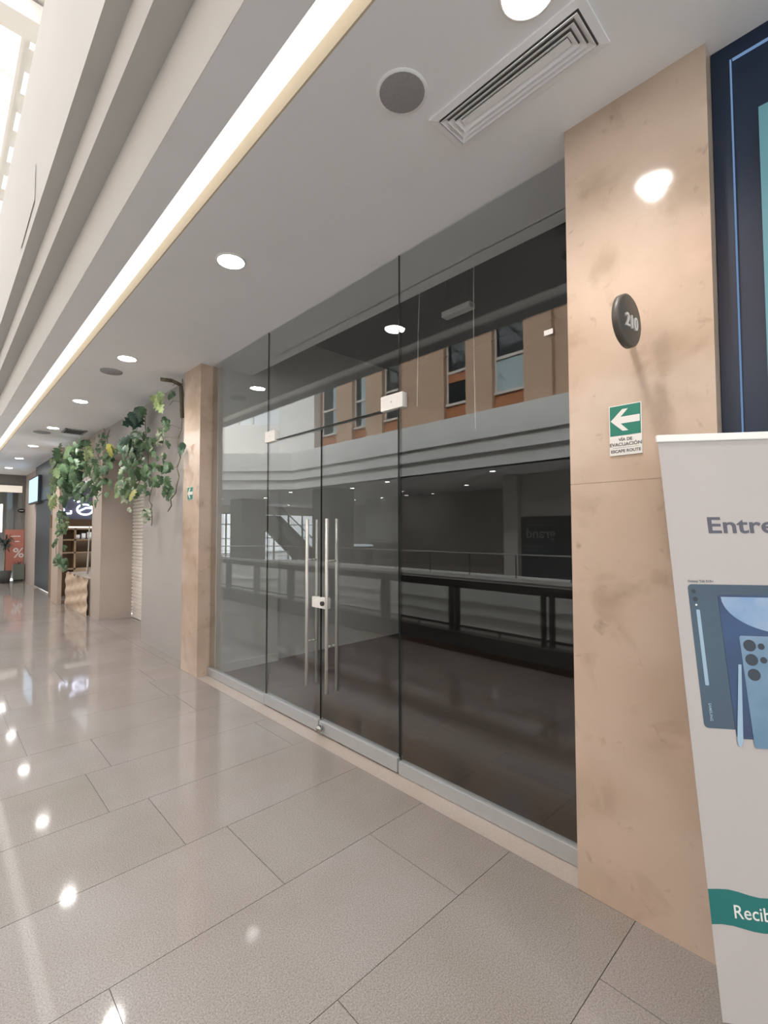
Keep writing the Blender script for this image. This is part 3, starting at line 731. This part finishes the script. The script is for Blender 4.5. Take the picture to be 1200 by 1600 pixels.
vine('leafy vine hanging from the ceiling corner against the narrow marble pier', 1.95,
     [(1.95, 5.56, 3.18, 0.09, 0.09, 3, 'd'), (1.95, 5.65, 2.97, 0.10, 0.18, 4, 's'), (1.95, 5.70, 2.72, 0.06, 0.10, 3, 'd'), (1.95, 5.96, 2.59, 0.12, 0.08, 7, 'v'), (1.95, 5.28, 2.39, 0.03, 0.14, 2, 'k'), (1.95, 5.83, 2.23, 0.19, 0.10, 18, 'd'), (1.95, 5.59, 1.97, 0.08, 0.11, 6, 'd')],
     [(2.01, 5.42, 3.23), (2.01, 5.44, 2.89), (2.01, 5.50, 2.46), (2.01, 5.54, 2.02), (2.01, 5.83, 1.74)], 2.01)
vine('dense vine with dark leaves and one big yellow leaf, midway along the grey hoarding', 1.95,
     [(1.95, 6.90, 3.05, 0.10, 0.19, 5, 'k'), (1.95, 6.64, 2.72, 0.13, 0.12, 9, 'd'), (1.95, 7.13, 2.66, 0.14, 0.18, 8, 'k'), (1.95, 7.60, 2.65, 0.05, 0.26, 2, 'y'), (1.95, 6.80, 2.32, 0.17, 0.13, 11, 'd'), (1.95, 7.34, 2.13, 0.16, 0.17, 9, 'g'), (1.95, 7.21, 1.97, 0.12, 0.12, 6, 'v'), (1.95, 7.0, 2.5, 0.15, 0.14, 8, 'd')],
     [(2.01, 6.68, 3.12), (2.01, 6.73, 2.70), (2.01, 6.82, 2.28), (2.01, 7.27, 1.92)], 2.12)
vine('thin trailing vine with a drooping yellow leaf on the grey hoarding, hanging lowest there', 2.0,
     [(2.00, 6.77, 2.00, 0.02, 0.24, 1, 'y'), (2.00, 6.66, 2.07, 0.04, 0.08, 2, 'd'), (2.00, 6.54, 1.74, 0.04, 0.11, 6, 'v')],
     [(2.06, 6.68, 2.62), (2.06, 6.60, 2.10), (2.06, 6.60, 1.85), (2.06, 6.56, 1.58)], 2.12)
vine('sparse vine with pale striped leaves at the top of the shutter recess', 1.9,
     [(1.90, 8.44, 2.93, 0.13, 0.10, 6, 'd'), (1.90, 8.67, 2.79, 0.09, 0.24, 3, 's'), (1.90, 8.19, 2.64, 0.14, 0.15, 8, 'd'), (1.90, 8.73, 2.49, 0.12, 0.16, 7, 'v'), (1.9, 8.3, 2.3, .14, .15, 6, 'd')],
     [(1.96, 8.26, 3.09), (1.96, 8.38, 2.77), (1.96, 8.67, 2.50), (1.96, 8.93, 2.20)], 2.12)
vine('widest mass of green leaves hanging in front of the neon lit shop', 1.85,
     [(1.85, 9.61, 2.97, 0.15, 0.17, 7, 'd'), (1.85, 10.78, 2.69, 0.30, 0.25, 19, 'g'), (1.85, 10.38, 2.42, 0.24, 0.22, 18, 'd'), (1.85, 9.16, 2.27, 0.21, 0.17, 12, 'd'), (1.85, 11.66, 2.60, 0.12, 0.21, 5, 'g'), (1.85, 11.59, 2.07, 0.12, 0.25, 4, 's'), (1.85, 10.95, 2.12, 0.12, 0.20, 2, 'k'), (1.85, 8.54, 2.10, 0.10, 0.12, 5, 'd'), (1.85, 11.41, 1.78, 0.09, 0.18, 3, 'k'), (1.85, 10.0, 2.6, .25, .2, 12, 'd')],
     [(1.91, 9.35, 3.06), (1.91, 10.06, 2.80), (1.91, 10.96, 2.40), (1.88, 11.71, 1.72)], 1.97)
vine('low sprigs of small leaves trailing down the beige pier past the neon sign', 1.8,
     [(1.80, 10.71, 1.64, 0.15, 0.12, 9, 'g'), (1.80, 10.82, 1.52, 0.10, 0.12, 4, 'd'), (1.80, 11.57, 1.26, 0.06, 0.09, 3, 'd'), (1.80, 10.62, 0.94, 0.15, 0.11, 10, 'd'), (1.80, 11.52, 0.93, 0.06, 0.09, 3, 'd')],
     [(1.86, 11.36, 1.91), (1.86, 11.58, 1.59), (1.86, 11.80, 1.25), (1.86, 11.62, 0.87)], 1.9)

# ------------------------------------------------------------------ neon shop
m_neon = emis('neon_white_blue', (.72, .78, 1.0, 1), 3.5)
t = thing('neon_sign', 'glowing white neon lettering half hidden by leaves over the small shop', 'sign', (2.5, 12.95, 2.0))
MB().box(2.02, 3.0, 12.95, 13.0, 1.80, 2.56).build('back_board', mat('sign_board', rgb(74, 74, 84), .5), t)
def neon(pts): return MB().tube([(x_, 12.92, z_) for x_, z_ in pts], .018, 8).build('neon_letter', m_neon, t)
neon([(2.15, 2.42), (2.16, 1.93), (2.30, 1.93), (2.30, 2.0)])
neon([(2.58+.16*math.cos(a), 2.03+.12*math.sin(a)) for a in [2*math.pi*i/18 for i in range(19)]])
neon([(2.44, 1.98), (2.60, 2.07), (2.72, 2.07)])
neon([(2.36, 2.25), (2.42, 2.20), (2.47, 2.22)])
t = thing('draped_counter', 'low counter wrapped in wrinkled beige cloth below the neon sign', 'counter', (2.3, 10.8, 0))
b = MB(); ny, nz = 60, 20
G = [[(2.035-.02*math.sin(j*.9+i*.12)*(.4+.6*math.sin(i*.21)**2)-.006*math.sin(i*.9), 9.87+1.96*i/ny, .66*j/nz+(.03*math.sin(i*.5) if j == nz else 0)) for j in range(nz+1)] for i in range(ny+1)]
for i in range(ny):
    for j in range(nz): b.quad(G[i][j], G[i+1][j], G[i+1][j+1], G[i][j+1])
for f in b.bm.faces: f.smooth = True
b.build('drape', mat('beige_cloth', rgb(206, 184, 162), .75, noise=.6, scale=5, col2=rgb(178, 156, 136)), t)
MB().box(2.08, 2.5, 9.87, 11.83, 0, .66).build('counter_top', m_taupe, t)
t = thing('shelf_unit', 'brown wall shelf with pale goods inside the neon lit shop', 'shelf', (2.7, 13.3, 0))
m_shelf = mat('brown_shelf', rgb(128, 104, 78), .6); m_brass = mat('dark_goods', rgb(92, 78, 52), .6)
for z in (.62, 1.0, 1.30, 1.56): MB().box(2.0, 3.4, 13.15, 13.5, z, z+.035).build('shelf_board', m_shelf, t)
MB().box(2.0, 3.4, 13.5, 13.55, 0, 1.9).build('back_panel', m_shelf, t)
for xx in (1.99, 2.42, 3.38): MB().box(xx, xx+.04, 13.15, 13.5, 0, 1.6).build('side_panel', m_shelf, t)
MB().box(2.3, 3.4, 13.13, 13.15, 1.60, 1.635).build('edge_light', emis('shelf_light', (1, .95, .86, 1), 1.0), t)
for i in range(5):
    o = MB().box(2.46+i*.12, 2.54+i*.12, 13.2, 13.3, 1.340, 1.340+.10+.03*(i % 3)).build('goods_box', m_plate)
    tag(o, 'small pale box standing on the brown shelf inside the neon shop', 'box', 'pale boxes on the brown shop shelf')
b = MB(); n = 16
for i in range(n):
    a0 = i/n; a1 = (i+1)/n
    f0 = lambda a: (2.12+.015*math.sin(a*40)+.06*a, 10.36+.2*a)
    p, q_ = f0(a0), f0(a1)
    b.quad((p[0], p[1], .7), (q_[0], q_[1], .7), (2.18+(q_[0]-2.18)*.4, q_[1], 1.62), (2.18+(p[0]-2.18)*.4, p[1], 1.62))
tag(b.build('curtain', mat('pale_curtain', rgb(190, 186, 180), .8)), 'pale grey curtain gathered at the right side of the neon shop opening', 'curtain')

# ------------------------------------------------------------------ dark blue shop past the pier
t = thing('dark_shop_front', 'dark blue grey shop entrance panel beyond the beige pier', 'shop front', (2.05, 14.5, 0))
m_dkblue = mat('dark_blue_front', rgb(34, 42, 52), .4)
MB().box(2.05, 2.15, 13.75, 16.1, .05, 2.32).build('door_panel', m_dkblue, t)
MB().box(2.02, 2.15, 12.62, 16.1, 2.62, H).build('fascia', m_dkblue, t); MB().box(2.02, 2.15, 13.7, 16.1, 2.32, 2.62).build('header', mat('header_blue_grey', rgb(58, 74, 84), .5), t)
MB().box(2.05, 2.15, 13.7, 13.75, 0, 2.32).build('side_panel', m_taupe, t)
t = thing('advertising_screen', 'pale blue lit advertising screen above the dark shop entrance', 'screen', (1.98, 15.9, 2.3))
MB().box(1.95, 2.02, 15.1, 16.7, 2.28, 3.0).build('casing', m_dkblue, t)
MB().box(1.94, 1.95, 15.16, 16.64, 2.32, 2.96).build('display', emis('screen_glow', (.52, .74, .92, 1), 1.0), t)

# end of the corridor
m_red = mat('poster_red', rgb(192, 122, 108), .6, noise=.4, scale=3)
t = thing('red_poster', 'red poster on the shop window at the far end of the corridor', 'poster', (1.85, 18.55, .35))
MB().box(1.60, 2.07, 18.54, 18.56, .33, 1.58).build('sheet', m_red, t)
text_obj('lettering', 'SALE', .12, .001, m_swhite, t, (1.65, 18.535, 1.28), (1, 0, 0), (0, 0, 1), 'LEFT', .002) if False else None
text_obj('lettering', '%', .42, .001, m_swhite, t, (1.80, 18.535, .72), (1, 0, 0), (0, 0, 1), 'LEFT', .004)
MB().box(1.75, 1.98, 18.535, 18.54, 1.36, 1.39).build('printed_line', m_swhite, t); MB().box(1.84, 1.96, 18.535, 18.54, 1.20, 1.23).build('printed_line', m_swhite, t)
st(MB().box(-.6, 2.0, 18.62, 18.64, 0, 2.74).build('window_10', m_glass))
t = thing('oval_sign', 'small dark oval sign beside the far end shop', 'sign', (2.02, 18.5, 2.17))
b = MB(); b.lathe((0, 0, 0), [(.001, -.02), (.10, -.02), (.105, 0), (.105, .03)], 24, 'y'); b.xf(Matrix.Translation((1.985, 18.53, 2.175))@Matrix.Diagonal((.85, 1, .62, 1)))
b.build('disc', m_black, t); MB().box(1.93, 2.04, 18.505, 18.512, 2.165, 2.185).build('mark', m_shd, t)
t = thing('planter_box', 'grey green planter box below the red poster', 'planter', (1.93, 18.35, 0))
m_plbox = mat('planter_grey_green', rgb(112, 118, 108), .6)
b = MB(); b.prism([(1.80, 18.22, .06), (2.06, 18.22, .06), (2.07, 18.22, .52), (1.79, 18.22, .52)], (0, .26, 0)); b.build('box', m_plbox, t)
MB().box(1.81, 2.05, 18.23, 18.47, 0, .06).build('plinth', m_black, t)
b = MB()
for i in range(16):
    a = random.uniform(0, 6.28); l = random.uniform(.12, .22); p = Vector((1.93, 18.35, .50)); q_ = p+Vector((math.cos(a)*l, math.sin(a)*l*.6, random.uniform(.03, .16)))
    sd = Vector((-math.sin(a), math.cos(a), 0))*.012; b.quad(p-sd, p+sd, q_+sd*.3, q_-sd*.3)
b.build('foliage', mat('dry_dark_leaves', rgb(84, 72, 62), .7), t)
t = thing('potted_palm', 'dark bushy potted palm cut by the left edge of the photo', 'plant', (1.56, 17.9, 0))
MB().lathe((1.56, 17.9, 0), [(.001, 0), (.13, 0), (.17, .36), (.15, .36), (.001, .33)]).build('pot', m_greydk, t)
MB().cyl((1.56, 17.9, .33), (1.56, 17.9, 1.0), .015).build('stem', m_stem, t)
b = MB()
for i in range(60):
    a = random.uniform(0, 6.28); l = random.uniform(.2, .34); p = Vector((1.56, 17.9, 1.05+random.uniform(-.06, .12))); e = random.uniform(-.12, .26)
    m_ = p+Vector((math.cos(a)*l*.55, math.sin(a)*l*.55, e+.05)); q_ = p+Vector((math.cos(a)*l, math.sin(a)*l, e-.05)); sd = Vector((-math.sin(a), math.cos(a), 0))*.022
    b.quad(p-sd*.3, p+sd*.3, m_+sd, m_-sd); b.quad(m_-sd, m_+sd, q_+sd*.1, q_-sd*.1)
b.build('foliage', mat('dark_palm_leaves', rgb(52, 66, 56), .6), t)
o = MB().cyl((1.47, 18.2, 1.5), (1.47, 18.2, 2.35), .03).build('light_tube', emis('tube_glow', (1, .97, .9, 1), 1.3))
tag(o, 'upright white glowing tube at the far left edge of the end shop', 'light tube')

# ------------------------------------------------------------------ balustrade on our side (behind the camera, mirrored in the glass)
st(MB().box(-.62, -.49, -9, 18.6, 0, .245).build('trim_kerb', m_granite))
t = thing('balustrade', 'dark steel balustrade with bright handrail along the void, mirrored in the shop glass', 'railing', (-.55, 5, 0))
MB().box(-.575, -.545, -9, 18.6, .79, .885).build('top_beam', m_steeldk, t)
MB().cyl((-.54, -9, .915), (-.54, 18.6, .915), .018, 10).build('handrail', m_steel, t)
MB().box(-.575, -.545, -9, 18.6, .30, .325).build('lower_bar', m_steeldk, t)
MB().box(-.565, -.559, -9, 18.6, .345, .78).build('glass_infill', m_clear, t)
yp = 2.45-1.27*8
while yp < 18:
    b = MB(); b.box(-.60, -.52, yp, yp+.035, .245, .80); b.build('post', m_steeldk, t)
    b = MB(); b.box(-.60, -.52, yp+.10, yp+.13, .245, .80); b.build('post', m_steeldk, t)
    MB().box(-.57, -.55, yp+.66, yp+.68, .245, .30).build('stub', m_steeldk, t)
    yp += 1.27
t = thing('balustrade', 'thin railing along the gallery edge across the void, faint in the glass', 'railing', (-6.6, 5, 0))
MB().cyl((-6.58, -9, .90), (-6.58, 17.1, .90), .02, 8).cyl((-6.58, 17.1, .9), (-3.1, 20.6, .9), .02, 8).build('handrail', m_steel, t)
for z in (.3, .5, .7): MB().cyl((-6.58, 17.1, z), (-3.1, 20.6, z), .008, 6).build('wire', m_steeldk, t)
for i in range(18): MB().cyl((-6.58, -8+i*1.45, 0), (-6.58, -8+i*1.45, .9), .015, 6).build('post', m_steeldk, t)
for i in range(1, 4): MB().cyl((-6.58+i*.87, 17.1+i*.875, 0), (-6.58+i*.87, 17.1+i*.875, .9), .015, 6).build('post', m_steeldk, t)

# ------------------------------------------------------------------ things in the gallery across
t = thing('shop_poster', 'dark blue shop hoarding with pale lettering across the void, mirrored near the pillar', 'poster', (-8.98, 7, 0))
MB().box(-8.99, -8.98, 4.6, 7.74, 0.02, 1.95).build('board', mat('poster_navy', rgb(34, 42, 50), .4), t)
m_pale = mat('pale_lettering', rgb(150, 150, 150), .6)
text_obj('lettering', 'grand', .42, .002, m_pale, t, (-8.975, 6.62, 1.30), (0, 1, 0), (0, 0, 1), 'LEFT', .006)
MB().prism([(-8.978, 7.78, 1.32), (-8.978, 7.88, 1.36), (-8.978, 7.98, 1.66), (-8.978, 7.86, 1.66)], (.004, 0, 0)).build('mark', m_pale, t) if False else None
b = MB()
for y0_, y1_, z_ in ((6.6, 7.6, 1.78), (6.55, 7.5, 1.68), (6.9, 7.65, 1.02), (6.8, 7.65, .90)): b.box(-8.98, -8.977, y0_, y1_, z_, z_+.035)
b.build('small_print', mat('faint_print', rgb(78, 86, 92), .6), t)
st(MB().box(-9.2, -9.0, -9, 7.75, 0, H).build('wall_gallery_front', m_opp))
t = thing('escalator', 'dark escalator rising across the void, seen mirrored in the glass door', 'escalator', (-11, 23, 0))
b = MB(); b.prism([(-11.5, 22.3, 0), (-11.5, 22.9, 0), (-11.5, 26.8, 2.0), (-11.5, 26.8, 2.5), (-11.5, 26.0, 2.5), (-11.5, 22.3, .45)], (1.1, 0, 0)); b.build('truss', m_steeldk, t)
for x in (-11.5, -10.46):
    b = MB(); b.prism([(x, 22.2, .42), (x, 22.2, .95), (x, 25.9, 3.0), (x, 26.6, 3.0), (x, 26.6, 2.5), (x, 26.0, 2.5)], (.05, 0, 0)); b.build('side_panel', m_clear, t)
    MB().tube([(x+.025, 22.2, .97), (x+.025, 25.9, 3.02), (x+.025, 26.6, 3.02)], .035, 8).build('handrail', m_dark, t)
t = thing('display_counter', 'glowing white display counter in the gallery across the void', 'counter', (-11.5, 18.6, 0))
MB().box(-12, -11.2, 17.9, 19.4, 0, .75).build('base', m_greydk, t)
MB().box(-12, -11.2, 17.9, 19.4, .75, .85).build('light_top', emis('counter_light', (.8, .9, 1, 1), 1.6), t)
st(MB().box(-12.98, -12.9, 16.9, 19.5, .9, 2.5).build('wall_pale_bay', m_white))  # white wall colour stands in for a lit bay, without a lamp
